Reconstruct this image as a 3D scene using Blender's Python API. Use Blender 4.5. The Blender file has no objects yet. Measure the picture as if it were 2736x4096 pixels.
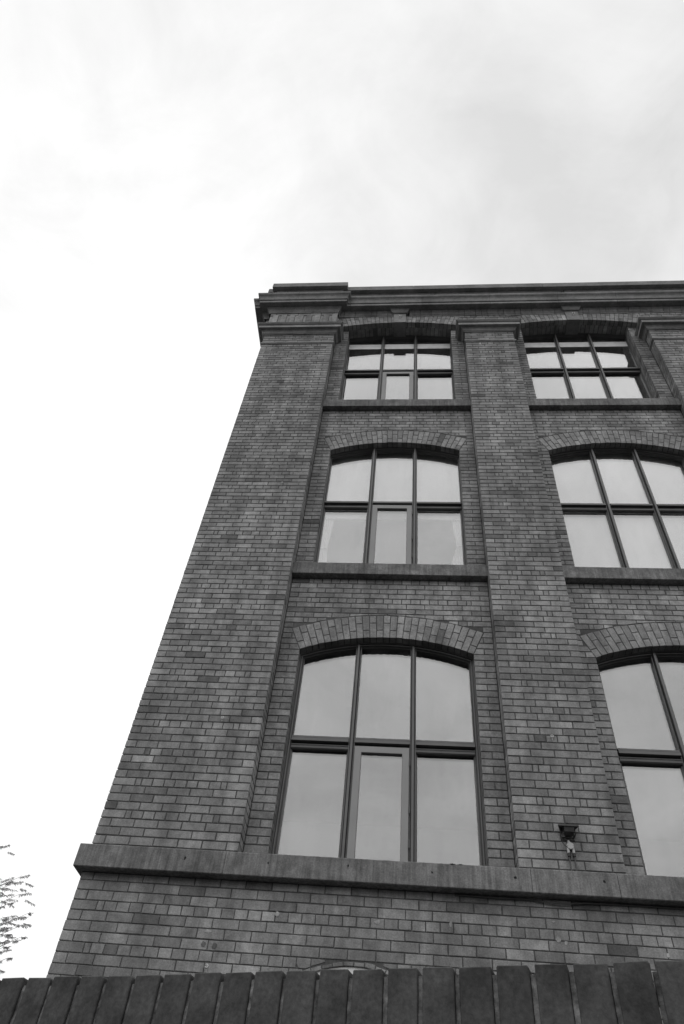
import bpy, math, random
from mathutils import Vector, Matrix
random.seed(7)
R = math.radians
S = bpy.context.scene
COL = S.collection
EYE = 1.6
# ------------------------------------------------------------------ camera
cam = bpy.data.cameras.new('camera'); co = bpy.data.objects.new('camera', cam); COL.objects.link(co); S.camera = co
cam.sensor_fit = 'VERTICAL'; cam.sensor_height = 36.0; cam.sensor_width = 24.0; cam.lens = 36.0 * 2907.44 / 4096
cam.clip_start = 0.05; cam.clip_end = 5000
cr = Vector((0.99529694, 0.0550636, 0.07969945)); cu = Vector((-0.01040241, -0.75722768, 0.65306817)); cf = Vector((-0.09631092, 0.65082581, 0.7530936))
m3 = Matrix((cr, cu, -cf)).transposed()
co.matrix_world = Matrix.Translation((0, -6.7, EYE)) @ m3.to_4x4()
# ------------------------------------------------------------------ render settings, exposure
S.render.engine = 'CYCLES'
S.view_settings.view_transform = 'Standard'; S.view_settings.look = 'None'; S.view_settings.exposure = 0.0; S.view_settings.gamma = 1.0
S.cycles.max_bounces = 8; S.cycles.transparent_max_bounces = 12; S.cycles.caustics_reflective = False; S.cycles.caustics_refractive = False
# ------------------------------------------------------------------ node helper
def nd(nt, t, ins=None, **kw):
    n = nt.nodes.new(t)
    for k, v in kw.items(): setattr(n, k, v)
    if ins:
        for k, v in ins.items():
            s = n.inputs[k]
            if isinstance(v, bpy.types.NodeSocket): nt.links.new(v, s)
            else: s.default_value = v
    return n
def mth(nt, op, a, b=0.0, c=None, clamp=False):
    n = nt.nodes.new('ShaderNodeMath'); n.operation = op; n.use_clamp = clamp
    for i, v in enumerate((a, b) if c is None else (a, b, c)):
        if isinstance(v, bpy.types.NodeSocket): nt.links.new(v, n.inputs[i])
        else: n.inputs[i].default_value = v
    return n.outputs[0]
def rng(nt, v, a, b, c, d, smooth=False):
    n = nd(nt, 'ShaderNodeMapRange', {0: v, 1: a, 2: b, 3: c, 4: d}); n.clamp = True
    if smooth: n.interpolation_type = 'SMOOTHSTEP'
    return n.outputs[0]
# ------------------------------------------------------------------ world: overcast sky, sun behind thin cloud upper left
SUN_DIR = Vector((-0.52, 0.50, 0.69)).normalized()
W = bpy.data.worlds.new("World"); S.world = W; W.use_nodes = True
nt = W.node_tree; nt.nodes.clear()
sky = nd(nt, 'ShaderNodeTexSky'); sky.sky_type = 'NISHITA'; sky.sun_disc = False
sky.sun_elevation = math.asin(SUN_DIR.z); sky.sun_rotation = math.atan2(SUN_DIR.x, SUN_DIR.y)
bw = nd(nt, 'ShaderNodeRGBToBW', {0: sky.outputs[0]})
tc = nd(nt, 'ShaderNodeTexCoord'); CS = 12.2
vec = tc.outputs['Generated']
sep = nd(nt, 'ShaderNodeSeparateXYZ', {0: vec})
# project the direction on a flat cloud deck
zz = mth(nt, 'MAXIMUM', mth(nt, 'ADD', sep.outputs[2], 0.22), 0.10)
cl = nd(nt, 'ShaderNodeCombineXYZ', {0: mth(nt, 'DIVIDE', sep.outputs[0], zz), 1: mth(nt, 'DIVIDE', sep.outputs[1], zz), 2: CS})
n1 = nd(nt, 'ShaderNodeTexNoise', {'Vector': cl.outputs[0], 'Scale': 2.6, 'Detail': 8.0, 'Roughness': 0.55, 'Distortion': 0.5})
n2 = nd(nt, 'ShaderNodeTexNoise', {'Vector': cl.outputs[0], 'Scale': 0.95, 'Detail': 3.0, 'Roughness': 0.5, 'Distortion': 0.2})
c1 = rng(nt, n1.outputs[0], 0.30, 0.68, 0.0, 1.0)
c2 = rng(nt, n2.outputs[0], 0.32, 0.66, 0.0, 1.0)
n3 = nd(nt, 'ShaderNodeTexNoise', {'Vector': cl.outputs[0], 'Scale': 6.5, 'Detail': 6.0, 'Roughness': 0.6, 'Distortion': 0.7})
cloud = mth(nt, 'ADD', mth(nt, 'MULTIPLY', c1, 0.55), mth(nt, 'MULTIPLY', c2, 0.45))
cloud = mth(nt, 'ADD', cloud, rng(nt, n3.outputs[0], 0.3, 0.7, -0.17, 0.17))
cloud = rng(nt, cloud, 0.12, 0.86, 0.705, 0.95)
dot = nd(nt, 'ShaderNodeVectorMath', {0: vec, 1: SUN_DIR}, operation='DOT_PRODUCT').outputs['Value']
G2 = ((650-1368)/2907.44)*cr - ((850-2048)/2907.44)*cu + cf; G2.normalize()
dot2 = nd(nt, 'ShaderNodeVectorMath', {0: vec, 1: G2}, operation='DOT_PRODUCT').outputs['Value']
thin = mth(nt, 'MULTIPLY', mth(nt, 'POWER', mth(nt, 'MAXIMUM', dot2, 0.0), 45.0), mth(nt, 'ADD', .07, mth(nt, 'MULTIPLY', c1, .10)))
thick = rng(nt, sep.outputs[0], 0.0, 0.28, 0.0, -0.015, True)
thin = mth(nt, 'ADD', thin, thick)
glow = mth(nt, 'POWER', mth(nt, 'MAXIMUM', dot, 0.0), 5.0)
hor = rng(nt, sep.outputs[2], 0.62, 0.92, 0.20, 0.01)
back = mth(nt, 'MULTIPLY', rng(nt, sep.outputs[1], -0.05, -0.5, 0.0, 1.0, True), mth(nt, 'ADD', .26, mth(nt, 'MULTIPLY', c1, .32)))
lum = mth(nt, 'ADD', mth(nt, 'ADD', mth(nt, 'ADD', mth(nt, 'ADD', cloud, thin), mth(nt, 'MULTIPLY', glow, 0.12)), hor), back)
low = rng(nt, sep.outputs[2], 0.02, 0.42, 0.25, 1.0, True); behind = rng(nt, sep.outputs[1], -0.1, 0.25, 1.0, 0.0)
lum = mth(nt, 'MULTIPLY', lum, mth(nt, 'SUBTRACT', 1.0, mth(nt, 'MULTIPLY', behind, mth(nt, 'SUBTRACT', 1.0, low))))
lum = mth(nt, 'ADD', mth(nt, 'MULTIPLY', lum, 10.0), mth(nt, 'MULTIPLY', bw.outputs[0], 0.02))
bg = nd(nt, 'ShaderNodeBackground', {'Color': lum, 'Strength': 0.10})
nd(nt, 'ShaderNodeOutputWorld', {0: bg.outputs[0]})
# ------------------------------------------------------------------ sun (diffused by cloud)
sl = bpy.data.lights.new('sun', 'SUN'); sl.energy = 0.6; sl.angle = R(14); sl.color = (1, 1, 1)
so = bpy.data.objects.new('sun', sl); COL.objects.link(so)
so.rotation_euler = SUN_DIR.to_track_quat('Z', 'Y').to_euler()
# ------------------------------------------------------------------ materials (black-and-white place: all greys)
def mat(name):
    m = bpy.data.materials.new(name); m.use_nodes = True; t = m.node_tree; t.nodes.clear()
    p = nd(t, 'ShaderNodeBsdfPrincipled'); o = nd(t, 'ShaderNodeOutputMaterial', {0: p.outputs[0]})
    return m, t, p
def masonry(name, lo, hi, grain=0.25, gscale=60, bump=0.35, bdist=0.004, patch=0.25, pscale=1.3, tint=True, streak=0.0, rough=0.88, mid=0, wash=0):
    m, t, p = mat(name)
    g = nd(t, 'ShaderNodeTexCoord').outputs['Object']
    a = nd(t, 'ShaderNodeTexNoise', {'Vector': g, 'Scale': gscale, 'Detail': 5.0, 'Roughness': 0.65}).outputs[0]
    b = nd(t, 'ShaderNodeTexNoise', {'Vector': g, 'Scale': pscale, 'Detail': 6.0, 'Roughness': 0.6}).outputs[0]
    c = nd(t, 'ShaderNodeTexNoise', {'Vector': g, 'Scale': 14.0, 'Detail': 4.0, 'Roughness': 0.6}).outputs[0]
    if tint:
        base = rng(t, nd(t, 'ShaderNodeAttribute', attribute_name='tint').outputs['Fac'], 0, 1, lo, hi)
    else:
        base = mth(t, 'ADD', (lo + hi) / 2, 0.0)
    v = mth(t, 'MULTIPLY', base, rng(t, a, 0.3, 0.7, 1 - grain, 1 + grain))
    v = mth(t, 'MULTIPLY', v, rng(t, b, 0.3, 0.7, 1 - patch, 1 + patch))
    v = mth(t, 'MULTIPLY', v, rng(t, c, 0.3, 0.7, 0.82, 1.16))
    if wash:
        mp = nd(t, 'ShaderNodeMapping', {'Vector': g, 'Scale': (4.2, 4.2, .45)}).outputs[0]
        e = nd(t, 'ShaderNodeTexNoise', {'Vector': mp, 'Scale': 1.0, 'Detail': 5.0, 'Roughness': 0.65}).outputs[0]
        v = mth(t, 'MULTIPLY', v, rng(t, e, 0.35, 0.65, 1 - wash*1.3, 1 + wash))
    if mid:
        e = nd(t, 'ShaderNodeTexNoise', {'Vector': g, 'Scale': 4.5, 'Detail': 5.0, 'Roughness': 0.65, 'Distortion': 0.6}).outputs[0]
        v = mth(t, 'MULTIPLY', v, rng(t, e, 0.35, 0.65, 1 - mid*1.5, 1 + mid))
    if streak:
        mp = nd(t, 'ShaderNodeMapping', {'Vector': g, 'Scale': (30, 30, 1.6)}).outputs[0]
        s = nd(t, 'ShaderNodeTexNoise', {'Vector': mp, 'Scale': 1.0, 'Detail': 5.0, 'Roughness': 0.6}).outputs[0]
        v = mth(t, 'MULTIPLY', v, rng(t, s, 0.35, 0.65, 1 - streak, 1 + streak * 0.6))
        k = nd(t, 'ShaderNodeTexNoise', {'Vector': g, 'Scale': 2.6, 'Detail': 3.0, 'Roughness': 0.5}).outputs[0]
        v = mth(t, 'MULTIPLY', v, rng(t, k, 0.56, 0.72, 1.0, 0.62))
    cc = nd(t, 'ShaderNodeCombineColor', {0: v, 1: v, 2: v})
    t.links.new(cc.outputs[0], p.inputs['Base Color'])
    p.inputs['Roughness'].default_value = rough
    p.inputs['Specular IOR Level'].default_value = 0.3
    hgt = mth(t, 'ADD', mth(t, 'MULTIPLY', a, 0.5), mth(t, 'MULTIPLY', c, 0.7))
    bp = nd(t, 'ShaderNodeBump', {'Height': hgt, 'Strength': bump, 'Distance': bdist})
    t.links.new(bp.outputs[0], p.inputs['Normal'])
    return m
def plain(name, v, rough=0.6, spec=0.4, var=0.1, scale=8.0, metal=0.0, bump=0.0):
    m, t, p = mat(name)
    g = nd(t, 'ShaderNodeTexCoord').outputs['Object']
    a = nd(t, 'ShaderNodeTexNoise', {'Vector': g, 'Scale': scale, 'Detail': 5.0, 'Roughness': 0.6}).outputs[0]
    x = mth(t, 'MULTIPLY', rng(t, a, 0.3, 0.7, 1 - var, 1 + var), v)
    cc = nd(t, 'ShaderNodeCombineColor', {0: x, 1: x, 2: x})
    t.links.new(cc.outputs[0], p.inputs['Base Color'])
    p.inputs['Roughness'].default_value = rough; p.inputs['Specular IOR Level'].default_value = spec; p.inputs['Metallic'].default_value = metal
    if bump:
        bp = nd(t, 'ShaderNodeBump', {'Height': a, 'Strength': bump, 'Distance': 0.004}); t.links.new(bp.outputs[0], p.inputs['Normal'])
    return m
def glass(name, r0, r1, pw):
    m = bpy.data.materials.new(name); m.use_nodes = True; t = m.node_tree; t.nodes.clear()
    ge = nd(t, 'ShaderNodeNewGeometry')
    d = nd(t, 'ShaderNodeVectorMath', {0: ge.outputs['Normal'], 1: ge.outputs['Incoming']}, operation='DOT_PRODUCT').outputs['Value']
    c = mth(t, 'ABSOLUTE', d)
    f = mth(t, 'ADD', mth(t, 'MULTIPLY', mth(t, 'POWER', mth(t, 'SUBTRACT', 1.0, c), pw), r1), r0, clamp=True)
    g = nd(t, 'ShaderNodeTexCoord').outputs['Object']
    wob = nd(t, 'ShaderNodeTexNoise', {'Vector': g, 'Scale': 1.3, 'Detail': 1.0}).outputs[0]
    bp = nd(t, 'ShaderNodeBump', {'Height': wob, 'Strength': 0.05, 'Distance': 0.02}).outputs[0]
    gl = nd(t, 'ShaderNodeBsdfGlossy', {'Color': (1, 1, 1, 1), 'Roughness': 0.0, 'Normal': bp})
    tr = nd(t, 'ShaderNodeBsdfTransparent', {'Color': (0.9, 0.9, 0.9, 1)})
    # faint dirt film
    mp = nd(t, 'ShaderNodeMapping', {'Vector': g, 'Scale': (7, 7, 1.6)}).outputs[0]
    dn = nd(t, 'ShaderNodeTexNoise', {'Vector': mp, 'Scale': 1.0, 'Detail': 6.0, 'Roughness': 0.65}).outputs[0]
    df = nd(t, 'ShaderNodeBsdfDiffuse', {'Color': (0.5, 0.5, 0.5, 1)})
    mx = nd(t, 'ShaderNodeMixShader', {0: f, 1: tr.outputs[0], 2: gl.outputs[0]})
    mx2 = nd(t, 'ShaderNodeMixShader', {0: rng(t, dn, 0.45, 0.75, 0.0, 0.035), 1: mx.outputs[0], 2: df.outputs[0]})
    nd(t, 'ShaderNodeOutputMaterial', {0: mx2.outputs[0]})
    return m
M = {}
M['brick'] = masonry('brick', 0.125, 0.37, grain=0.26, gscale=75, bump=0.6, patch=0.24, pscale=1.1, mid=.14, wash=.21)
M['mortar'] = masonry('mortar', 0.075, 0.105, tint=False, grain=0.2, bump=0.4, patch=0.25)
M['stone'] = masonry('stone', 0.165, 0.205, tint=False, grain=0.3, gscale=70, streak=0.30, patch=0.2, bump=0.8, mid=.16)
M['cornice'] = masonry('cornice_stone', 0.16, 0.25, grain=0.18, gscale=60, patch=0.3, pscale=2.2, bump=0.35)
M['cap_stone'] = masonry('capital_stone', 0.24, 0.26, tint=False, grain=0.12, gscale=50, patch=0.3, pscale=1.8, bump=0.25)
M['frame'] = plain('frame_paint', 0.105, 0.42, 0.5, var=0.16, scale=5)
M['casement'] = plain('casement_paint', 0.26, 0.5, 0.45, var=0.07, scale=4)
M['glass'] = glass('glass_outer', 0.185, 1.15, 3.0)
M['glass_in'] = glass('glass_inner', 0.12, 0.45, 3.0)
M['inside'] = plain('plaster', 0.16, 0.9, 0.2)
M['beam'] = plain('beam_paint', 0.75, 0.8, 0.2)
M['cloth'] = plain('curtain_cloth', 0.78, 0.95, 0.1, var=0.05)
M['blind'] = plain('blind_cloth', 0.75, 0.9, 0.1, var=0.04, scale=2)
M['dark_metal'] = plain('dark_metal', 0.035, 0.55, 0.4, var=0.3, scale=20)
M['pale_metal'] = plain('pale_metal', 0.55, 0.4, 0.5, var=0.15, scale=30)
M['box_grey'] = plain('grey_plastic', 0.42, 0.5, 0.4, var=0.06)
M['cable'] = plain('cable', 0.09, 0.6, 0.3)
M['coping'] = masonry('dark_coping_brick', 0.05, 0.078, grain=0.3, gscale=110, patch=0.4, pscale=16.0, bump=0.6, bdist=0.002)
M['coping_mortar'] = masonry('coping_mortar', 0.10, 0.15, tint=False, grain=0.6, gscale=55, patch=0.6, pscale=22, bump=0.9, bdist=0.006)
M['ground'] = masonry('paving', 0.05, 0.07, tint=False, grain=0.2, gscale=20, patch=0.2)
M['leaf'] = plain('leaf', 0.2, 0.6, 0.3, var=0.3)
_t = M['leaf'].node_tree; _p = [n for n in _t.nodes if n.type == 'BSDF_PRINCIPLED'][0]; _o = [n for n in _t.nodes if n.type == 'OUTPUT_MATERIAL'][0]
_tl = nd(_t, 'ShaderNodeBsdfTranslucent', {'Color': (.85, .85, .85, 1)}); _mx = nd(_t, 'ShaderNodeMixShader', {0: .7, 1: _p.outputs[0], 2: _tl.outputs[0]}); _t.links.new(_mx.outputs[0], _o.inputs[0])
M['bark'] = plain('bark', 0.10, 0.9, 0.2, var=0.3, scale=30)
M['moss'] = plain('moss', 0.03, 0.95, 0.1, var=0.4, scale=60)
M['roof'] = plain('roof_felt', 0.1, 0.9, 0.2)
def brick_wall_mat():
    m, t, p = mat('brick_pattern')
    g = nd(t, 'ShaderNodeTexCoord').outputs['Object']
    sp = nd(t, 'ShaderNodeSeparateXYZ', {0: g})
    v = nd(t, 'ShaderNodeCombineXYZ', {0: mth(t, 'ADD', sp.outputs[0], sp.outputs[1]), 1: sp.outputs[2]}).outputs[0]
    b = nd(t, 'ShaderNodeTexBrick', {'Vector': v, 'Color1': (.22, .22, .22, 1), 'Color2': (.13, .13, .13, 1), 'Mortar': (.09, .09, .09, 1), 'Scale': 1.0, 'Mortar Size': 0.006, 'Brick Width': 0.235, 'Row Height': 0.0845})
    n = nd(t, 'ShaderNodeTexNoise', {'Vector': g, 'Scale': 20.0, 'Detail': 5.0}).outputs[0]
    mx = nd(t, 'ShaderNodeMix', {0: 0.3}, data_type='RGBA', blend_type='OVERLAY')
    t.links.new(b.outputs[0], mx.inputs[6]); t.links.new(nd(t, 'ShaderNodeCombineColor', {0: n, 1: n, 2: n}).outputs[0], mx.inputs[7])
    t.links.new(mx.outputs[2], p.inputs['Base Color']); p.inputs['Roughness'].default_value = .9
    return m
M['brickpat'] = brick_wall_mat()
# ------------------------------------------------------------------ mesh builder
class MB:
    def __init__(s): s.v = []; s.f = []; s.t = []; s.sm = []
    def add(s, vs, fs, tint=0.5, smooth=False):
        o = len(s.v); s.v += [tuple(p) for p in vs]
        for f in fs: s.f.append([o + i for i in f]); s.t.append(tint); s.sm.append(smooth)
    def box(s, x0, x1, y0, y1, z0, z1, tint=0.5):
        s.add([(x0,y0,z0),(x1,y0,z0),(x1,y1,z0),(x0,y1,z0),(x0,y0,z1),(x1,y0,z1),(x1,y1,z1),(x0,y1,z1)],
              [(0,3,2,1),(4,5,6,7),(0,1,5,4),(1,2,6,5),(2,3,7,6),(3,0,4,7)], tint)
    def quad(s, a, b, c, d, tint=0.5): s.add([a, b, c, d], [(0, 1, 2, 3)], tint)
    def tube(s, pts, r, n=8, tint=0.5, r1=None, cap=True):
        rings = []; N = len(pts)
        pts = [Vector(p) for p in pts]
        for i, p in enumerate(pts):
            d = (pts[min(i+1, N-1)] - pts[max(i-1, 0)]).normalized()
            a = d.cross(Vector((0, 0, 1))); a = a if a.length > .05 else d.cross(Vector((1, 0, 0))); a.normalize(); b = d.cross(a)
            rr = r if r1 is None else r + (r1 - r) * i / (N - 1)
            rings.append([p + (a * math.cos(2*math.pi*k/n) + b * math.sin(2*math.pi*k/n)) * rr for k in range(n)])
        vs = [q for g in rings for q in g]; fs = []
        for i in range(N-1):
            for k in range(n): fs.append((i*n+k, i*n+(k+1) % n, (i+1)*n+(k+1) % n, (i+1)*n+k))
        s.add(vs, fs, tint, True)
        if cap: s.add(rings[0], [tuple(range(n))], tint); s.add(rings[-1], [tuple(range(n))], tint)
    def build(s, name, mtl, parent=None, loc=None):
        me = bpy.data.meshes.new(name); me.from_pydata(s.v, [], s.f)
        at = me.attributes.new('tint', 'FLOAT', 'FACE'); at.data.foreach_set('value', s.t)
        me.polygons.foreach_set('use_smooth', s.sm)
        me.materials.append(mtl); me.update()
        o = bpy.data.objects.new(name, me); COL.objects.link(o)
        if loc is not None: o.location = loc
        if parent is not None: o.parent = parent
        return o
def fixn(o):
    import bmesh
    b = bmesh.new(); b.from_mesh(o.data); bmesh.ops.recalc_face_normals(b, faces=b.faces); b.to_mesh(o.data); b.free(); return o
def tag(o, label=None, cat=None, group=None, kind=None):
    if label: o['label'] = label
    if cat: o['category'] = cat
    if group: o['group'] = group
    if kind: o['kind'] = kind
    return o
def empty(name, loc=(0, 0, 0), parent=None):
    o = bpy.data.objects.new(name, None); COL.objects.link(o); o.location = loc; o.empty_display_size = .2
    if parent: o.parent = parent
    return o
# ---- bricks
def inset_poly(P, d):
    n = len(P); out = []
    for i in range(n):
        a, b, c = Vector(P[i-1]), Vector(P[i]), Vector(P[(i+1) % n])
        e1 = (b - a); e2 = (c - b)
        if e1.length < 1e-6 or e2.length < 1e-6: return None
        e1.normalize(); e2.normalize()
        n1 = Vector((-e1.y, e1.x)); n2 = Vector((-e2.y, e2.x))
        k = 1 + n1.dot(n2)
        if k < .15: return None
        out.append(b + (n1 + n2) * (d / k))
    return out
def area(P): return .5 * sum(P[i-1][0]*P[i][1] - P[i][0]*P[i-1][1] for i in range(len(P)))
def clip(P, nx, ny, c):       # keep nx*x+ny*y >= c
    out = []
    for i in range(len(P)):
        a, b = P[i-1], P[i]; da = nx*a[0]+ny*a[1]-c; db = nx*b[0]+ny*b[1]-c
        if (da >= 0) != (db >= 0):
            t = da/(da-db); out.append((a[0]+(b[0]-a[0])*t, a[1]+(b[1]-a[1])*t))
        if db >= 0: out.append(b)
    # drop near duplicates
    q = []
    for p in out:
        if not q or (abs(p[0]-q[-1][0]) + abs(p[1]-q[-1][1])) > .002: q.append(p)
    if len(q) > 1 and (abs(q[0][0]-q[-1][0]) + abs(q[0][1]-q[-1][1])) <= .002: q.pop()
    return q
def brick(m, P, fr, tint, dep=.012, bev=.0035, jit=.0019, prot=0.0, cg=None):
    """P: CCW polygon in (u,v); fr=(O,U,V,N)"""
    if len(P) < 3 or area(P) < 2.5e-4: return
    P = [(p[0]+random.uniform(-jit, jit), p[1]+random.uniform(-jit, jit)) for p in P]
    Q = inset_poly(P, bev)
    if Q is None or area([tuple(q) for q in Q]) < 1e-4: return
    O, U, V, N = fr; n = len(P)
    j = prot + random.uniform(-.0012, .0012)
    sx, sy = random.uniform(-.006, .006), random.uniform(-.008, .008)
    cx = sum(p[0] for p in P)/n; cy = sum(p[1] for p in P)/n
    def pt(p, h): return O + U*p[0] + V*p[1] + N*h
    vs = [pt(p, -dep) for p in P] + [pt(p, j - bev*.8) for p in P] + [pt(q, j + sx*(q[0]-cx) + sy*(q[1]-cy)) for q in Q]
    fs = []
    for i in range(n):
        k = (i+1) % n
        fs.append((i, k, n+k, n+i)); fs.append((n+i, n+k, 2*n+k, 2*n+i))
    fs.append(tuple(range(2*n, 3*n)))
    m.add(vs, fs, tint)
X, Y, Z = Vector((1, 0, 0)), Vector((0, 1, 0)), Vector((0, 0, 1))
def front(y): return (Vector((0, y, 0)), X, Z, -Y)
def rightf(x): return (Vector((x, 0, 0)), Y, Z, X)
def leftf(x): return (Vector((x, 0, 0)), -Y, Z, -X)
C = 0.0845; J = .0115
def rtint(bias=0.0):
    t = random.gauss(.54 + bias, .12)
    if random.random() < .07: t -= .3
    if random.random() < .05: t += .22
    return min(1, max(0, t))
def row_layout(x0, x1, k, hdr=3):
    w = x1 - x0; s, h, q = .235, .1175, .0588
    r = k % 4
    if w < .3:
        return [x0, x1] if k % 2 else [x0, (x0+x1)/2 + random.uniform(-.006, .006), x1]
    if r == hdr:
        n = max(1, round((w - 2*s - 2*q)/h)); L = [s, q] + [h]*n + [q, s]
    elif (k - hdr) % 2 == 0 and r != hdr:
        n = max(1, round(w/s)); L = [s]*n
    else:
        n = max(1, round((w-2*h)/s)); L = [h] + [s]*n + [h]
    f = w/sum(L); xs = [x0]
    for l in L: xs.append(xs[-1] + l*f)
    xs[-1] = x1
    return [xs[0]] + [x + random.uniform(-.004, .004) for x in xs[1:-1]] + [xs[-1]]
def courses(m, fr, x0, x1, z0, z1, base, hdr=3, clipf=None, edge=(True, True), bias=0.0, tints=None, bev=.0035):
    """rows aligned to base (world z of a bed joint); edge: leave no half joint at that end when True (arris)"""
    k0 = math.floor((z0 - base)/C + 1e-6); k1 = math.ceil((z1 - base)/C - 1e-6)
    for k in range(k0, k1):
        a = max(z0, base + k*C); b = min(z1, base + (k+1)*C)
        if b - a < .022: continue
        wob = random.uniform(-.001, .001); rb = random.gauss(0, .05)
        xs = row_layout(x0, x1, k, hdr)
        for i in range(len(xs)-1):
            u0 = xs[i] + (0 if (i == 0 and edge[0]) else J/2); u1 = xs[i+1] - (0 if (i == len(xs)-2 and edge[1]) else J/2)
            v0 = a + J/2 + wob; v1 = b - J/2 + wob
            t = min(1, max(0, rtint(bias + rb)))
            if tints is not None:
                if i == 0: tints[('L', k)] = t
                if i == len(xs)-2: tints[('R', k)] = t
            P = [(u0, v0), (u1, v0), (u1, v1), (u0, v1)]
            for Q in (clipf(P) if clipf else [P]): brick(m, Q, fr, t, bev=bev)
def returns(m, fr, u0, u1, z0, z1, base, tints, side, hdr=3, edge=(True, False)):
    k0 = math.floor((z0 - base)/C + 1e-6); k1 = math.ceil((z1 - base)/C - 1e-6)
    for k in range(k0, k1):
        a = max(z0, base + k*C); b = min(z1, base + (k+1)*C)
        if b - a < .022: continue
        t = tints.get((side, k), rtint())
        w = u1 - u0
        xs = [u0, u0 + w*.5, u1] if (w > .18 and (k % 2)) else [u0, u1]
        for i in range(len(xs)-1):
            p0 = xs[i] + (0 if (i == 0 and edge[0]) else J/2); p1 = xs[i+1] - (0 if (i == len(xs)-2 and edge[1]) else J/2)
            near = (i == 0) if edge[0] else (i == len(xs)-2)
            brick(m, [(p0, a+J/2), (p1, a+J/2), (p1, b-J/2), (p0, b-J/2)], fr, t if near else rtint())
# ---- arches
class Arch:
    def __init__(s, cx, half, crown, rad, ring=.345):
        s.cx = cx; s.h = half; s.crown = crown; s.R = rad; s.zc = crown - rad; s.ring = ring
        s.th = math.asin(half/rad); s.spring = s.zc + rad*math.cos(s.th)
    def z(s, x, d=0.0):
        r = s.R - d; return s.zc + math.sqrt(max(0, r*r - (x - s.cx)**2))
    def clipf(s):
        def f(P):
            if all(p[1] < s.spring - .001 for p in P): return [P]
            u0, u1 = min(p[0] for p in P), max(p[0] for p in P); w0 = min(p[1] for p in P)
            qx = min(max(s.cx, u0), u1)
            if (qx-s.cx)**2 + (w0-s.zc)**2 > (s.R + s.ring + .004)**2: return [P]
            out = []; rest = P
            g = .004
            for sg in (-1, 1):
                nx, ny = sg*math.cos(s.th), -math.sin(s.th)      # outside the skewback on this side
                c = nx*s.cx + ny*s.zc
                A = clip(rest, nx, ny, c + g) if rest else []
                if A and len(A) > 2: out.append(A)
                rest = clip(rest, -nx, -ny, -c) if rest else []
            if len(rest) > 2:
                mx = sum(p[0] for p in rest)/len(rest) - s.cx; mz = sum(p[1] for p in rest)/len(rest) - s.zc
                l = math.hypot(mx, mz); nx, ny = mx/l, mz/l
                B = clip(rest, nx, ny, nx*s.cx + ny*s.zc + s.R + s.ring + .009)
                if len(B) > 2: out.append(B)
            return out
        return f
    def voussoirs(s, m, y, dep, ztop=None, skip=None):
        fr = front(y); n = round(2*s.th*(s.R + s.ring*.5)/.0855)
        fr = front(y)
        for i in range(n):
            a0 = -s.th + 2*s.th*i/n; a1 = -s.th + 2*s.th*(i+1)/n
            lo = s.R + random.uniform(-.002, .003); hi = s.R + s.ring + random.uniform(-.008, .004)
            mid = s.R + (.225 if i % 2 else .112)
            ga = (J*.42)/(s.R)
            for r0, r1 in (((lo, hi),) if s.ring < .2 else ((lo, mid - J*.4), (mid + J*.4, hi))):
                P = [(s.cx + r*math.sin(a), s.zc + r*math.cos(a)) for r, a in ((r0, a0+ga), (r0, a1-ga), (r1, a1-ga), (r1, a0+ga))]
                if ztop is not None: P = clip(P, 0, -1, -ztop)
                if skip and len(P) > 2:
                    mx = sum(p[0] for p in P)/len(P)
                    if abs(mx - s.cx) < skip - .03: continue
                    if mx < s.cx: P = clip(P, -1, 0, -(s.cx - skip))
                    else: P = clip(P, 1, 0, s.cx + skip)
                if len(P) > 2: brick(m, P, fr, min(1, rtint(.08)), dep=dep)
    def backing(s, m, y0, y1, ztop, lower=.005, N=28):
        xs = [s.cx - s.h + 2*s.h*i/N for i in range(N+1)]
        for i in range(N):
            a, b = xs[i], xs[i+1]; za, zb = s.z(a) + lower, s.z(b) + lower
            m.quad((a, y0, za), (b, y0, zb), (b, y0, ztop), (a, y0, ztop))
            m.quad((a, y1, za), (b, y1, zb), (b, y0, zb), (a, y0, za))
# ---- profile sweep
def sweep(m, path, prof, mapf, closed=False, tint=.5, cap=True, smooth=False):
    n = len(path); nr = []
    for i in range(n):
        p = Vector(path[i])
        if closed or i > 0: d0 = (p - Vector(path[i-1])).normalized()
        if closed or i < n-1: d1 = (Vector(path[(i+1) % n]) - p).normalized()
        if not closed and i == 0: d0 = d1
        if not closed and i == n-1: d1 = d0
        a = Vector((-d0.y, d0.x)); b = Vector((-d1.y, d1.x)); k = 1 + a.dot(b)
        nr.append((a + b)/max(k, .1))
    q = len(prof); vs = []
    for i in range(n):
        for (d, h) in prof: vs.append(mapf(path[i][0] + nr[i].x*d, path[i][1] + nr[i].y*d, h))
    fs = []
    for i in range(n if closed else n-1):
        j = (i+1) % n
        for k in range(q-1): fs.append((i*q+k, j*q+k, j*q+k+1, i*q+k+1))
    m.add(vs, fs, tint, smooth)
    if cap and not closed:
        m.add(vs[:q], [tuple(range(q))], tint); m.add(vs[-q:], [tuple(range(q-1, -1, -1))], tint)
plan = lambda a, b, h: (a, b, h)
# cut a plan path into pieces with small joints at given arc lengths
def cut_path(path, cuts, gap=.005):
    P = [Vector(p) for p in path]; acc = [0]
    for i in range(1, len(P)): acc.append(acc[-1] + (P[i]-P[i-1]).length)
    def at(s):
        for i in range(1, len(P)):
            if s <= acc[i] + 1e-9: return P[i-1].lerp(P[i], (s-acc[i-1])/(acc[i]-acc[i-1]))
        return P[-1]
    out = []; s0 = 0.0
    for c in list(cuts) + [acc[-1]]:
        s1 = c - gap/2 if c < acc[-1] else acc[-1]
        out.append([tuple(at(s0))] + [tuple(P[i]) for i in range(len(P)) if s0 + .01 < acc[i] < s1 - .01] + [tuple(at(s1))])
        s0 = c + gap/2
    return out, acc[-1]
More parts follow.
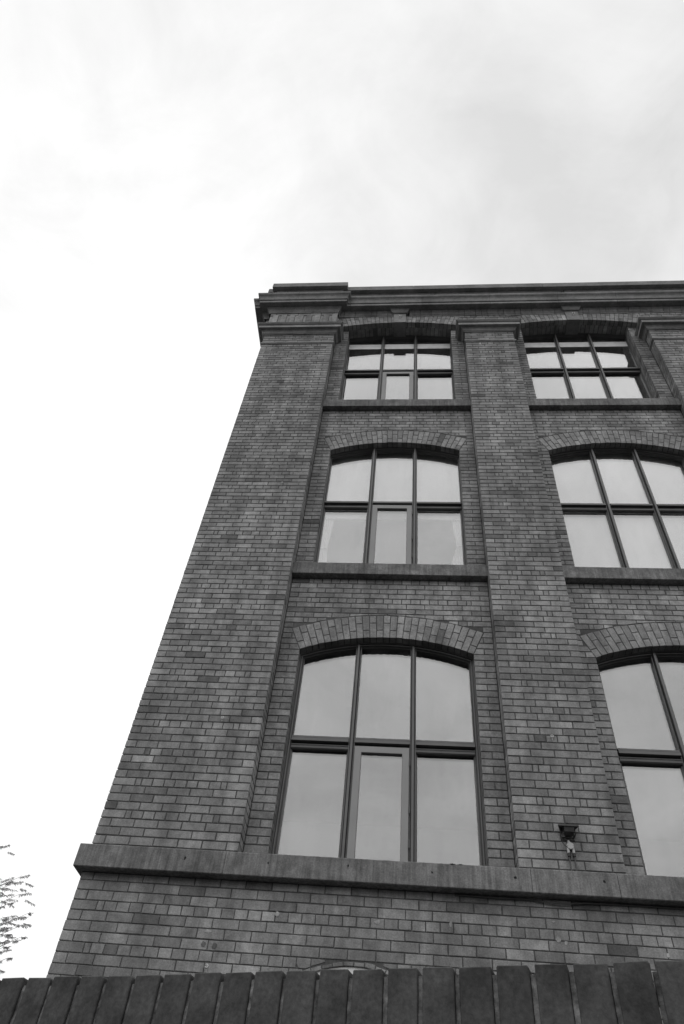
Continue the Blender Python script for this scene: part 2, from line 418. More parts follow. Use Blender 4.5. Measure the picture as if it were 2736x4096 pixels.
# ================================================================== THE BUILDING
ZB = lambda z: z + EYE
XL, P1R, P2L, P2R, P3L, P3R, P4L, XR = -2.978, -1.578, .98, 1.905, 4.435, 5.36, 7.9, 8.83
BAYS = [(P1R, P2L), (P2R, P3L), (P3R, P4L)]
RY = .22                       # recess of the bays
BAND0, BAND1 = ZB(2.68), ZB(2.888)
root = tag(empty('mill_building', ((XL+XR)/2, 0, 0)), 'tall four storey brick mill building with stone band and moulded stone cornice', 'building')
ROOT = root
ROOT_OFF = Vector(root.location)
def part(mb, name, mtl, parent=None):
    o = mb.build(name, mtl, parent or ROOT)
    if parent is None: o.location = -ROOT_OFF      # mesh data stay in world coordinates
    return o
HB = ZB(3.57) - C/2 - 3*C     # bed joint such that row 3 is the header row
CAP0, CAP1 = ZB(13.13), ZB(13.37)
# --- piers
def pier(x0, x1, left_open, right_open, top):
    m = MB(); T = {}
    courses(m, front(0), x0, x1, BAND1, top, HB, tints=T, edge=(True, True))
    if right_open: returns(m, rightf(x1), .012, RY, BAND1, top, HB, T, 'R')
    if left_open: returns(m, leftf(x0), -RY, -.012, BAND1, top, HB, T, 'L', edge=(False, True))
    b = MB(); b.box(x0+.007, x1-.007, .007, .45, BAND1, top)
    p = part(b, 'pier', M['mortar'])
    m.build('brickwork', M['brick'], p)
    return p
pier(XL, P1R, False, True, CAP0 + .03)
pier(P2L, P2R, True, True, CAP0 + .03)
pier(P3L, P3R, True, True, CAP0 + .03)
pier(P4L, XR, True, False, CAP0 + .03)
# --- bay walls with arched openings
FL = [dict(bot=BAND1, top_=ZB(6.66), crown=ZB(5.69), sill=None),
      dict(bot=ZB(6.87), top_=ZB(10.71), crown=ZB(9.765), sill=(ZB(6.66), ZB(6.87))),
      dict(bot=ZB(10.93), top_=None, crown=None, sill=(ZB(10.71), ZB(10.93)))]
windows = []
AY = .11                      # plane of the top arches and bay cornice
FRZ = ZB(14.09)
for bi, (x0, x1) in enumerate(BAYS):
    cx = (x0 + x1)/2; jl, jr = cx - 1.037, cx + 1.037
    brk = MB(); core = MB()
    for fi, F in enumerate(FL[:2]):
        A = Arch(cx, 1.037, F['crown'], 2.655)
        cf_ = A.clipf()
        T = {}; T2 = {}
        zsp = HB + math.floor((A.spring - HB)/C)*C
        courses(brk, front(RY), x0, jl, F['bot'], zsp, HB, edge=(False, True), tints=T)
        courses(brk, front(RY), jr, x1, F['bot'], zsp, HB, edge=(True, False), tints=T2)
        returns(brk, rightf(jl), RY+.012, RY+.105, F['bot'], A.spring, HB, T, 'R')
        returns(brk, leftf(jr), -RY-.105, -RY-.012, F['bot'], A.spring, HB, T2, 'L', edge=(False, True))
        def cf2(P, A=A, jl=jl, jr=jr, g=cf_):
            if P[0][1] < A.spring - C: return [P]
            return g(P)
        # rows from springing to the sill above
        def cutopen(P, A=A, g=cf_, jl=jl, jr=jr):
            out = []
            for Q in g(P):
                mz = sum(p[1] for p in Q)/len(Q); mx = sum(p[0] for p in Q)/len(Q)
                if mz < A.spring + .02 and jl < mx < jr: 
                    continue
                out.append(Q)
            return out
        if zsp < A.spring:   # split last partial rows at the jambs
            pass
        k0 = 0
        courses(brk, front(RY), x0, x1, zsp, F['top_'], HB, clipf=lambda P, A=A, jl=jl, jr=jr, g=cf_: [q for half in ([clip(P, -1, 0, -jl), clip(P, 1, 0, jr)] if P[0][1] < A.spring - .02 else [P]) if len(half) > 2 for q in g(half)], edge=(False, False), bias=.06)
        A.voussoirs(brk, RY, .10)
        y = RY + .007
        core.quad((x0, y, F['bot']), (jl+.0, y, F['bot']), (jl, y, F['top_']), (x0, y, F['top_']))
        core.quad((jr, y, F['bot']), (x1, y, F['bot']), (x1, y, F['top_']), (jr, y, F['top_']))
        A.backing(core, y, .45, F['top_'])
        core.quad((jl-.006, y, F['bot']), (jl-.006, .317, F['bot']), (jl-.006, .317, A.spring+.02), (jl-.006, y, A.spring+.02))
        core.quad((jr+.006, .317, F['bot']), (jr+.006, y, F['bot']), (jr+.006, y, A.spring+.02), (jr+.006, .317, A.spring+.02))
        windows.append((bi, fi, cx, A, F['bot']))
    # top storey: jamb strips, then deep arch flush with the upper face
    F = FL[2]
    A = Arch(cx, (x1-x0)/2, ZB(13.84), 4.43)
    T = {}; T2 = {}
    ztj = lambda x: A.z(x)
    courses(brk, front(RY), x0, jl, F['bot'], A.z(jl), HB, edge=(False, True), tints=T)
    courses(brk, front(RY), jr, x1, F['bot'], A.z(jr), HB, edge=(True, False), tints=T2)
    returns(brk, rightf(jl), RY+.012, RY+.206, F['bot'], A.z(jl), HB, T, 'R')
    returns(brk, leftf(jr), -RY-.206, -RY-.012, F['bot'], A.z(jr), HB, T2, 'L', edge=(False, True))
    y = RY + .007
    core.box(x0, jl-.006, y, .428, F['bot'], A.z(jl)+.01); core.box(jr+.006, x1, y, .428, F['bot'], A.z(jr)+.01)
    A.voussoirs(brk, AY, .115, ztop=FRZ, skip=.125)
    # soffit: second ring of bricks behind the first
    A2 = Arch(cx, (x1-x0)/2, ZB(13.84), 4.43, ring=.12)
    A2.voussoirs(brk, AY+.12, .22)
    A2.backing(core, AY+.30, .56, FRZ)
    A.backing(core, AY+.007, .45, FRZ)
    windows.append((bi, 2, cx, Arch(cx, 1.037, ZB(13.84)-.003, 4.43), F['bot']))
    o = part(core, 'bay_wall', M['mortar']); brk.build('brickwork', M['brick'], o)
    # keystone
    km = MB(); km.box(cx-.125, cx+.125, AY-.022, .44, ZB(13.805), ZB(14.175), .75)
    sweep(km, [(cx+.13, AY), (cx+.13, AY-.03), (cx-.13, AY-.03), (cx-.13, AY)], [(0, ZB(14.175)), (.02, ZB(14.18)), (.035, ZB(14.2)), (.055, ZB(14.24)), (.07, ZB(14.255)), (.07, ZB(14.276)), (0, ZB(14.277))], plan, tint=.65)
    part(km, 'keystone', M['cap_stone'])
# bricks of the upper face between the top arches (above the piers)
arcs = [Arch((a+b)/2, (b-a)/2, ZB(13.84), 4.43) for a, b in BAYS]
def uclip(P):
    out = [P]
    for A in arcs: out = [q for p in out for q in A.clipf()(p)]
    return [q for q in out if len(q) > 2]
for (a, b) in ((P2L, P2R), (P3L, P3R), (P4L, XR)):
    um = MB(); uc = MB()
    uc.box(a, b, AY+.007, .45, CAP1-.02, FRZ)
    mz = HB + C*math.ceil((arcs[0].spring + .01 - HB)/C)
    courses(um, front(AY), a+.002, b-.002, CAP1-.02, mz, HB)
    courses(um, front(AY), max(P1R, a-.6), min(XR, b+.6), mz, FRZ, HB, clipf=uclip)
    o = part(uc, 'spandrel_wall', M['mortar']); um.build('brickwork', M['brick'], o)
# --- corner frieze block: soldier bricks, alternately proud
fm = MB(); fb = MB()
XB, XS = -2.995, -3.11
def soldiers(m, fr, u0, u1, z0, z1):
    u = u0; i = 0
    while u < u1 - .02:
        w = .115 if i % 2 else .062
        e = min(u1, u + w)
        if i % 2 == 0: hi = z1 - random.choice((0, .0, .03)); pr = -.004
        else: hi = z1; pr = .010
        brick(m, [(u+.003, z0), (e-.003, z0), (e-.003, hi), (u+.003, hi)], fr, min(1, rtint(.12)), dep=.03, prot=pr, jit=.002)
        u = e; i += 1
soldiers(fm, front(0), XB, P1R, CAP1, ZB(14.0))
courses(fm, front(0), XB, P1R, ZB(14.0), FRZ, ZB(14.0))
soldiers(fm, rightf(P1R), .012, AY, CAP1, ZB(14.0))
soldiers(fm, front(.12), XS, XB, CAP1, ZB(14.0))
soldiers(fm, leftf(XS), -3.0, -.13, CAP1, ZB(14.0))
fb.box(XB+.008, P1R-.008, .008, 11.9, CAP1-.01, ZB(14.6)); fb.box(XS+.008, XB, .128, 11.9, CAP1-.01, ZB(14.6))
fb.box(P1R-.008, XR, .13, .6, FRZ-.0, ZB(14.6))
o = part(fb, 'frieze', M['mortar']); fm.build('brickwork', M['brick'], o)
# --- cornice
path = [(XR, AY), (P1R, AY), (P1R, 0), (XB, 0), (XB, .12), (XS, .12), (XS, 11.9)]
path_c = [(XR, AY), (P1R, AY), (P1R, 0), (XB-.085, 0), (XB-.085, .12), (XS-.085, .12), (XS-.085, 11.9)]
z = ZB
prof_top = [(0, z(14.275)), (.165, z(14.275)), (.165, z(14.283)), (.172, z(14.283)), (.172, z(14.345)), (.160, z(14.352)), (.160, z(14.362)), (.185, z(14.372)), (.190, z(14.392)), (.182, z(14.405)), (.188, z(14.47)), (.198, z(14.50)), (.21, z(14.515)), (.21, z(14.53)), (.222, z(14.535)), (.235, z(14.56)), (.238, z(14.585)), (.238, z(14.605)), (0, z(14.66))]
cuts = []; xc = [7.0, 5.5, 4.084, 2.926, 1.55, .155, -1.34]
cuts = [XR - x for x in xc] + [XR - P1R + AY + (P1R + 2.44) ] + [13.4, 14.8, 16.2]
pcs, L = cut_path(path_c, sorted(cuts))
cm = MB()
for i, pc in enumerate(pcs): sweep(cm, pc, prof_top, plan, tint=random.uniform(.3, .75))
core = MB(); sweep(core, path_c, [(0, z(14.285)), (.15, z(14.285)), (.15, z(14.5)), (.2, z(14.58)), (0, z(14.6))], plan)
o = part(core, 'cornice', M['mortar']); fixn(o); o2 = cm.build('moulding', M['cornice'], o); fixn(o2)
# cove below: stone round the corner block, moulded bricks on the bays
cv = MB()
cprof = [(0, FRZ), (.012, FRZ+.002), (.012, FRZ+.03), (.002, FRZ+.034), (.002, FRZ+.045), (.012, FRZ+.055), (.02, FRZ+.085), (.035, FRZ+.12), (.058, FRZ+.15), (.07, FRZ+.165), (.07, z(14.274)), (0, z(14.274))]
cpath = [(P1R, AY), (P1R, 0), (XB-.04, 0), (XB-.04, .12), (XS-.04, .12), (XS-.04, 11.9)]
p2, _ = cut_path(cpath, [.11 + .72])
for pc in p2: sweep(cv, pc, cprof, plan, tint=.7)
o3 = cv.build('cove', M['cornice'], o); fixn(o3); cv = MB()
xx = XR
cprof_b = [(0, FRZ), (.01, FRZ+.002), (.01, FRZ+.026), (0, FRZ+.03), (0, FRZ+.05), (.012, FRZ+.065), (.03, FRZ+.12), (.055, FRZ+.155), (.055, z(14.274)), (0, z(14.274))]
while xx > P1R + .06:
    w = random.choice((.225, .225, .115)); x2 = max(P1R, xx - w)
    kx = [k for k in [(a+b)/2 for a, b in BAYS] if abs((xx+x2)/2 - k) < .1]
    if kx and cv.v: fixn(cv.build('brick_cove', M['cornice'], o)); cv = MB()
    if not kx: 
        dz = random.uniform(-.003, .003)
        sweep(cv, [(xx-.004, AY+random.uniform(0, .004)), (x2+.004, AY+random.uniform(0, .004))], [(d, h+dz) for d, h in cprof_b], plan, tint=random.uniform(.2, .8))
    xx = x2
o3 = cv.build('brick_cove', M['cornice'], o); fixn(o3)
# --- parapet and coping
pm = MB(); pb = MB()
courses(pm, front(0), XB, P1R, z(14.62), z(15.10), HB)
courses(pm, front(AY), P1R, XR, z(14.62), z(15.10), HB)
courses(pm, front(.12), XS, XB, z(14.62), z(15.10), HB)
pb.box(XB+.007, P1R-.007, .007, .5, z(14.6), z(15.17)); pb.box(P1R-.007, XR, AY+.007, .45, z(14.6), z(15.17)); pb.box(XS+.007, XB+.007, .127, 11.9, z(14.6), z(15.17))
o = part(pb, 'parapet', M['mortar']); pm.build('brickwork', M['brick'], o)
st = MB(); sweep(st, path, [(0, z(15.095)), (.012, z(15.098)), (.018, z(15.12)), (.03, z(15.135)), (.03, z(15.169)), (0, z(15.169))], plan, tint=.6)
fixn(st.build('string_moulding', M['cornice'], o))
cpm = MB()
cprof2 = [(-.3, z(15.172)), (.12, z(15.172)), (.12, z(15.345)), (.11, z(15.355)), (-.3, z(15.39))]
cpm_path = [(XR, AY), (P1R-.05, AY)]
pcs, L = cut_path(cpm_path, [XR-x for x in (6.6, 5.2, 3.9, 2.72, 1.05, -.02)], gap=.004)
for pc in pcs:
    dz = random.uniform(-.004, .004); sweep(cpm, pc, [(d, h+dz) for d, h in cprof2], plan, tint=random.uniform(.3, .7))
sweep(cpm, [(P1R, .3), (P1R, 0), (XB+.0, 0), (XB, .35)], [(-.02 if d < 0 else d-(.03 if False else 0), h) for d, h in cprof2], plan, tint=.5)
cpm.box(P1R-.05, XR-.01, AY-.10, .5, z(15.18), z(15.335), .4)
cpm.box(XB-.0, P1R+.0, .0, .5, z(15.19), z(15.385), .5)
sweep(cpm, [(XB-.02, .12), (XS, .12), (XS, 11.9)], [(d, h-.004) for d, h in cprof2], plan, tint=.4)
o = part(cpm, 'coping', M['cornice']); fixn(o)
# --- pier capitals and necking
capprof = [(0, CAP0+.0), (.022, CAP0+.002), (.022, CAP0+.02), (.034, CAP0+.026), (.040, CAP0+.045), (.060, CAP0+.075), (.070, CAP0+.08), (.070, CAP0+.098), (.122, CAP0+.10), (.125, CAP0+.10), (.125, CAP0+.175), (.116, CAP0+.18), (.116, CAP0+.187), (.135, CAP0+.195), (.150, CAP0+.21), (.158, CAP0+.225), (.164, CAP0+.227), (.164, CAP0+.24), (0, CAP0+.25)]
N0 = z(12.745)
neck = [(0, N0), (.010, N0+.002), (.010, N0+.022), (.022, N0+.026), (.022, N0+.062), (0, N0+.066)]
for pth in ([(P1R, RY), (P1R, 0), (XL, 0), (XL, 11.9)], [(P2R, RY), (P2R, 0), (P2L, 0), (P2L, RY)], [(P3R, RY), (P3R, 0), (P3L, 0), (P3L, RY)], [(XR, RY), (XR, 0), (P4L, 0), (P4L, RY)]):
    c_ = MB(); sweep(c_, pth, capprof, plan); o = fixn(part(c_, 'capital', M['cap_stone']))
    c_ = MB(); sweep(c_, pth, neck, plan); fixn(c_.build('necking', M['cap_stone'], o))
# --- band course
bpth = [(XR, 0), (XL, 0), (XL, 1.0), (XL, 11.9)]
bprof = [(0, BAND0), (.108, BAND0), (.114, BAND0+.006), (.114, BAND1-.012), (.108, BAND1-.004), (-.43, BAND1+.006)]
bm_ = MB()
pcs, L = cut_path([(XR, 0), (XL-.0, 0)], [XR - x for x in (6.2, 4.6, 1.791, 1.058, -1.651)], gap=.004)
for i, pc in enumerate(pcs):
    if i == len(pcs)-1: pc = pc[:-1] + [(XL, 0), (XL, 11.9)]; pr = [(max(d, -.4), h) for d, h in bprof]
    else: pr = bprof
    n0 = len(bm_.v)
    sweep(bm_, pc, [(d if d < 0 else d, h) for d, h in pr] , plan, tint=random.uniform(.4, .6))
# left return overhangs less than the front: squeeze it
bm_.v = [(max(v[0], XL-.055) if v[0] < XL else v[0], v[1], v[2]) for v in bm_.v]
o = fixn(part(bm_, 'stone_band', M['stone']))
cb = MB(); cb.box(XL+.004, XR-.01, -.10, .0, BAND0+.012, BAND1-.02); cb.build('joint_filling', M['mortar'], o)
# --- sills
for bi, (x0, x1) in enumerate(BAYS):
    for F in FL[1:]:
        s = MB(); b0, b1 = F['sill']
        sweep(s, [(x1-.003, .235), (x0+.003, .235)], [(0, b0), (.11, b0), (.115, b0+.005), (.115, b1-.015), (.110, b1-.008), (-.22, b1+.004), (-.22, b0)], plan)
        F.setdefault('so', []).append(fixn(part(s, 'sill', M['stone'])))
# --- ground storey wall
J = .0085
lm = MB(); lc = MB()
GA = [Arch(-.44, .42, z(2.062), .90, ring=.035), Arch(3.17, .42, z(2.062), .90, ring=.035)]
GB = z(2.397) - C/2 - 3*C
def gclip(P):
    out = [P]
    for A in GA:
        nx = []
        for p in out:
            if p[0][1] < A.spring - .02:
                l = clip(p, -1, 0, -(A.cx-A.h)); r = clip(p, 1, 0, A.cx+A.h)
                nx += [q for q in (l, r) if len(q) > 2]
            else: nx += A.clipf()(p)
        out = nx
    return [q for q in out if len(q) > 2]
courses(lm, front(0), XL, XR, .25, BAND0, GB, clipf=gclip, bias=-.05)
for A in GA: A.voussoirs(lm, 0, .10)
for x, zz_, rx, rz, t in ((-1.13, 2.42, .022, .018, 1), (-.26, 2.41, .024, .016, 1), (1.22, 2.5, .012, .008, 1), (.36, 2.43, .012, .024, 1), (1.24, 2.36, .02, .02, 1), (1.30, 2.34, .014, .016, 1), (2.1, 2.3, .012, .018, 1), (-1.72, 2.15, .02, .022, 0), (-1.62, 2.14, .022, .024, 0), (-1.7, 2.25, .03, .012, 1)):
    n = 13; lm.add([(x + rx*random.uniform(.7, 1.25)*math.cos(2*math.pi*i/n), -.0035, z(zz_) + rz*random.uniform(.7, 1.25)*math.sin(2*math.pi*i/n)) for i in range(n)], [tuple(range(n))], t)
y = .007
xs = [XL+.006, GA[0].cx-GA[0].h, GA[0].cx+GA[0].h, GA[1].cx-GA[1].h, GA[1].cx+GA[1].h, XR]
for a, b in ((xs[0], xs[1]), (xs[2], xs[3]), (xs[4], xs[5])): lc.box(a, b, y, .45, 0, BAND0)
for A in GA:
    A.backing(lc, y, .45, BAND0); lc.box(A.cx-A.h, A.cx+A.h, y, .45, 0, z(-.6))
o = part(lc, 'ground_storey_wall', M['mortar']); lm.build('brickwork', M['brick'], o)
pl = MB(); pl.box(XL-.02, XR, -.04, .007, 0, .25); part(pl, 'plinth', M['stone'])
# --- body: side wall, back wall, right wall, roof, floors (seen through the glass)
sm_ = MB(); sm_.box(XL+.0, XL+.3, .46, 12, 0, CAP1); sm_.box(XL+.3, XR, 11.7, 12, 0, z(14.6)); sm_.box(XR-.3, XR, .46, 11.7, 0, z(14.6))
sm_.box(XL, XL+.3, .012, .46, 0, BAND0)
part(sm_, 'side_wall', M['brickpat'])
rf = MB(); rf.box(XS+.05, XR, .5, 11.9, z(14.45), z(14.6)); part(rf, 'roof', M['roof'])
inn = MB()
for zc in (z(2.35), z(6.15), z(10.3), z(14.1)): inn.box(XL+.3, XR-.3, .46, 11.7, zc, zc+.22)
inn.box(XL+.3, XR-.3, 6.0, 6.1, z(-1.5), z(14.1)); inn.box(P2L+.35, P2L+.47, .46, 6, z(-1.5), z(14.1))
part(inn, 'interior', M['inside'])
bmm = MB()
for (x0, x1) in BAYS: bmm.box(x0+.1, x1-.1, .46, .62, z(13.37), z(13.56))
part(bmm, 'ceiling_beam', M['beam'])
# ------------------------------------------------------------------ windows
def rect(x0, x1, z0, z1): return [(x0, z0), (x1, z0), (x1, z1), (x0, z1)]     # CCW -> left normal points in
elev = lambda a, b, h: (a, h, b)
def window(bi, fi, cx, A, bot, casement, transom):
    FD = .402 if fi == 2 else .318
    hw = A.h + (0, .030, .040)[fi]; t0, t1 = transom; FW = .052; MW = .034
    m = MB()
    N = 22
    arc = [(cx + hw - 2*hw*i/N, A.z(cx + hw - 2*hw*i/N)) for i in range(N+1)]
    pth = [(cx-hw, bot-.01), (cx+hw, bot-.01)] + arc
    prof = [(0, FD), (.014, FD), (.015, FD+.030), (.023, FD+.030), (.025, FD+.012), (.035, FD+.014), (.037, FD+.045), (FW-.003, FD+.042), (FW, FD+.05), (FW, FD+.09), (0, FD+.09)]
    sweep(m, pth, prof, elev, closed=True)
    mh = .33
    def bar_v(x, z0, z1):
        m.box(x-MW, x+MW, FD+.062, FD+.085, z0, z1)
        for q in (-1, 1): m.box(x+q*MW-.0055*(1+q), x+q*MW+.0055*(1-q), FD+.026, FD+.063, z0, z1)
        m.box(x-.0125, x+.0125, FD-.010, FD+.063, z0, z1)
    for sx in (-mh, mh): bar_v(cx+sx, bot, A.z(cx+sx) - .03)
    # transom
    for (a, b) in ((cx-hw+.045, cx-mh-MW-.0005), (cx-mh+MW+.0005, cx+mh-MW-.0005), (cx+mh+MW+.0005, cx+hw-.045)):
        m.box(a, b, FD+.060, FD+.084, t0, t1)
        m.box(a, b, FD+.016, FD+.061, t1-.026, t1-.006); m.box(a, b, FD+.030, FD+.061, t0+.0, t0+.012)
        m.box(a, b, FD-.006, FD+.061, t0+.034, t1-.042)
    w = fixn(part(m, 'window', M['frame']))
    gx = [(cx-hw+FW-.005, cx-mh-MW+.003), (cx-mh+MW-.003, cx+mh-MW+.003), (cx+mh+MW-.003, cx+hw-FW+.005)]
    glz = MB(); gli = MB()
    def glaze(poly, yb):
        tx, tz = random.gauss(0, .0016), random.gauss(0, .0016)
        mx = sum(p[0] for p in poly)/len(poly); mz = sum(p[1] for p in poly)/len(poly)
        for mb, y in ((glz, yb), (gli, yb+.022)):
            mb.add([(p[0], y + tx*(p[0]-mx) + tz*(p[1]-mz), p[1]) for p in poly], [tuple(range(len(poly)))])
    for i, (a, b) in enumerate(gx):
        n = 8; top = [(b - (b-a)*k/n, A.z(b - (b-a)*k/n, FW-.008)) for k in range(n+1)]
        glaze([(a, t1-.005), (b, t1-.005)] + top, FD+.068)
        if i == 1 and casement: continue
        lf = MB()
        sweep(lf, rect(a+.000, b-.000, bot+.0, t0+.002), [(0, FD+.046), (.006, FD+.046), (.010, FD+.054), (.016, FD+.058), (.018, FD+.088)], elev, closed=True)
        # rounded head rail
        hr = t0 - .05
        sweep(lf, [(a+.001, hr), (b-.001, hr)], [(.045, FD+.030), (.030, FD+.022), (.014, FD+.024), (.003, FD+.036), (0, FD+.05), (0, FD+.075), (.045, FD+.075)], elev)
        fixn(lf.build('sash', M['frame'], w))
        glaze(rect(a+.012, b-.012, bot+.012, t0-.04), FD+.078)
    if casement:
        a, b = gx[1]
        cm_ = MB(); sweep(cm_, rect(a+.006, b-.006, bot+.012, t0-.004), [(0, FD+.05), (0, FD+.006), (.003, FD+.003), (.072, FD+.003), (.075, FD+.008), (.077, FD+.03), (.077, FD+.05)], elev, closed=True)
        cas = fixn(cm_.build('casement', M['casement'], w))
        for hz in (bot + .35, (bot+t0)/2, t0 - .18): cm_ = MB(); cm_.tube([(b+.002, FD-.004, hz-.04), (b+.002, FD-.004, hz+.04)], .007, 6); cm_.build('hinge', M['frame'], w)
        glaze(rect(a+.074, b-.074, bot+.07, t0-.07), FD+.036)
    glz.build('glass', M['glass'], w); gli.build('inner_glass', M['glass_in'], w)
    return w
TR = [(z(4.275), z(4.385)), (z(8.30), z(8.40)), (z(12.365), z(12.478))]
for (bi, fi, cx, A, bot) in windows:
    window(bi, fi, cx, A, bot + (.0 if fi == 0 else .004), bi == 0, TR[fi])
for k, A in enumerate(GA):
    m = MB(); hw = A.h; N = 14; bot = z(-.6)
    arc = [(A.cx + hw - 2*hw*i/N, A.z(A.cx + hw - 2*hw*i/N)) for i in range(N+1)]
    sweep(m, [(A.cx-hw, bot), (A.cx+hw, bot)] + arc, [(0, .02 if k == 0 else .12), (.05, .02 if k == 0 else .12), (.06, .06 if k == 0 else .16), (.06, .20), (0, .20)], elev, closed=True)
    m.box(A.cx-.025, A.cx+.025, .09 if k == 0 else .15, .19, bot, A.crown-.03)
    w = fixn(part(m, 'ground_window', M['beam'] if k == 0 else M['frame']))
    g = MB(); g.add([(p[0], .185, p[1]) for p in [(A.cx-hw, bot), (A.cx+hw, bot)] + arc], [tuple(range(2+len(arc)))]); g.build('glass', M['glass'], w)
# ------------------------------------------------------------------ wall anchors
def anchor(x, zz_, y, s=1.0):
    m = MB()
    n = 12; ring = [(x + .013*s*math.cos(a), y-.022*s, zz_ + .013*s*math.sin(a)) for a in [2*math.pi*i/n for i in range(n+1)]]
    m.tube(ring, .0045*s, 6, cap=False)
    m.add([(x-.013*s, y-.024*s, zz_-.004*s), (x+.013*s, y-.024*s, zz_-.004*s), (x, y-.004, zz_-.045*s), (x-.013*s, y-.016*s, zz_-.004*s), (x+.013*s, y-.016*s, zz_-.004*s)], [(0, 2, 1), (3, 4, 2), (0, 3, 2), (1, 2, 4)])
    m.tube([(x, y-.02*s, zz_), (x, y+.01, zz_)], .005*s, 6)
    part(m, 'wall_eye', M['pale_metal'])
for x, zz_ in ((-2.006, 4.332), (-1.939, 8.384), (1.458, 8.38), (1.443, 4.264), (-2.0, 12.338), (1.452, 12.339), (-1.651, 1.981)): anchor(x, z(zz_), 0)
anchor((P1R+P2L)/2+.01, z(14.03), AY-.022, 1.5); anchor((P2R+P3L)/2+.02, z(14.03), AY-.022, 1.5)
# holes and bolts in the band
for x, zz_, k in ((-2.018, 2.803, 1), (-1.253, 2.80, .6), (-.534, 2.815, .8), (.205, 2.80, .7), (.923, 2.795, .9), (1.673, 2.806, .9)):
    hb = MB(); n = 11; hb.add([(x + random.uniform(.006, .015)*k*math.cos(2*math.pi*i/n), -.1155, z(zz_) + random.uniform(.008, .022)*k*math.sin(2*math.pi*i/n)) for i in range(n)], [tuple(range(n))])
    part(hb, 'bolt_hole', M['moss'])
wc = MB(); wc.tube([(.4, -.012, z(2.664)), (.8, -.016, z(2.655)), (1.05, -.02, z(2.66)), (1.2, -.03, z(2.640)), (1.35, -.03, z(2.637)), (1.5, -.02, z(2.655)), (1.9, -.014, z(2.662)), (3.2, -.012, z(2.664))], .006, 6); part(wc, 'wall_cable', M['cable'])
# ------------------------------------------------------------------ curtains and blinds
def curtain(x0, side, zt, zb, ztie, wt, wm, wb, label):
    m = MB(); n = 26; rows = 22; vs = []
    for r in range(rows+1):
        t = r/rows; zz_ = zt + (zb - zt)*t
        w = wt + (wm - wt)*min(1, (zt-zz_)/(zt-ztie))**1.6 if zz_ > ztie else wm + (wb - wm)*((ztie-zz_)/(ztie-zb))**.7
        for i in range(n+1):
            u = i/n; fold = .018*math.sin(u*math.pi*9 + t*2)*(0.5 + w/wt*.5)
            vs.append((x0 + side*u*w, .50 + fold, zz_))
    fs = [(r*(n+1)+i, r*(n+1)+i+1, (r+1)*(n+1)+i+1, (r+1)*(n+1)+i) for r in range(rows) for i in range(n)]
    m.add(vs, fs, smooth=True)
    o = m.build('curtain', M['cloth']); sol = o.modifiers.new('thick', 'SOLIDIFY'); sol.thickness = .003
    tie = MB(); tie.tube([(x0 - side*.01, .465, z_ := ztie), (x0 + side*(wm+.01), .462, ztie-.01)], .012, 8); tb = tie.build('tieback', M['cloth'], o)
    return tag(o, label, 'curtain', 'curtains in the second row window')
c0 = (P1R+P2L)/2
curtain(c0-1.02, 1, z(8.22), z(6.93), z(7.50), .15, .10, .14, 'white tied-back curtain at the left side of the middle storey left window')
curtain(c0+1.02, -1, z(8.22), z(6.93), z(7.58), .13, .08, .22, 'white tied-back curtain at the right side of the middle storey left window')
def blind(x0, x1, z0, z1, label):
    m = MB(); m.box(x0, x1, .47, .474, z0, z1); o = m.build('roller_blind', M['blind'])
    r = MB(); r.tube([(x0, .49, z1), (x1, .49, z1)], .022, 10); r.build('roller', M['blind'], o)
    b = MB(); b.box(x0, x1, .464, .48, z0-.02, z0); b.build('bottom_bar', M['blind'], o)
    return tag(o, label, 'blind')
blind(c0-1.02, c0+1.02, z(8.16), z(9.78), 'pale blind behind the upper panes of the window that has white curtains')
c1_ = (P2R+P3L)/2
blind(c1_-1.02, c1_+1.02, z(6.95), z(9.78), 'pale full height blind behind the middle storey window at the right edge')
# ------------------------------------------------------------------ floodlight over the right part of the band
fl = tag(empty('floodlight', (1.445, 0, z(3.2))), 'small black wall floodlight with a flat hood on the brick pier above the stone band', 'floodlight')
def fpart(m, n, mt, p=None): 
    o = m.build(n, mt, p or fl)
    if p is None: o.location = (-1.445, 0, -z(3.2))
    return o
def hexa(m, pts8): m.add(pts8, [(0,3,2,1),(4,5,6,7),(0,1,5,4),(1,2,6,5),(2,3,7,6),(3,0,4,7)])
m = MB(); zt = z(3.30)
hexa(m, [(1.352, -.105, zt-.012), (1.540, -.105, zt-.012), (1.515, -.004, zt-.006), (1.382, -.004, zt-.006), (1.356, -.102, zt+.002), (1.536, -.102, zt+.002), (1.512, -.004, zt+.014), (1.386, -.004, zt+.014)])
fixn(fpart(m, 'hood', M['dark_metal']))
m = MB(); hexa(m, [(1.41, -.085, z(3.245)), (1.495, -.085, z(3.245)), (1.48, -.02, z(3.225)), (1.42, -.02, z(3.225)), (1.405, -.095, z(3.287)), (1.50, -.095, z(3.287)), (1.49, -.02, z(3.288)), (1.40, -.02, z(3.288))]); fpart(m, 'lamp_body', M['dark_metal'])
m = MB(); m.tube([(1.385, -.006, z(3.29)), (1.386, -.05, z(3.285)), (1.388, -.05, z(3.235)), (1.392, -.016, z(3.218)), (1.50, -.016, z(3.218)), (1.508, -.05, z(3.235)), (1.51, -.05, z(3.285)), (1.50, -.006, z(3.29))], .006, 6); m.box(1.385, 1.505, -.01, .004, z(3.2), z(3.225)); fpart(m, 'bracket', M['dark_metal'])
m = MB()
for x in (1.415, 1.475): m = MB(); m.tube([(x, -.016, z(3.213)), (x, -.002, z(3.213))], .008, 8); fpart(m, 'screw', M['cable'])
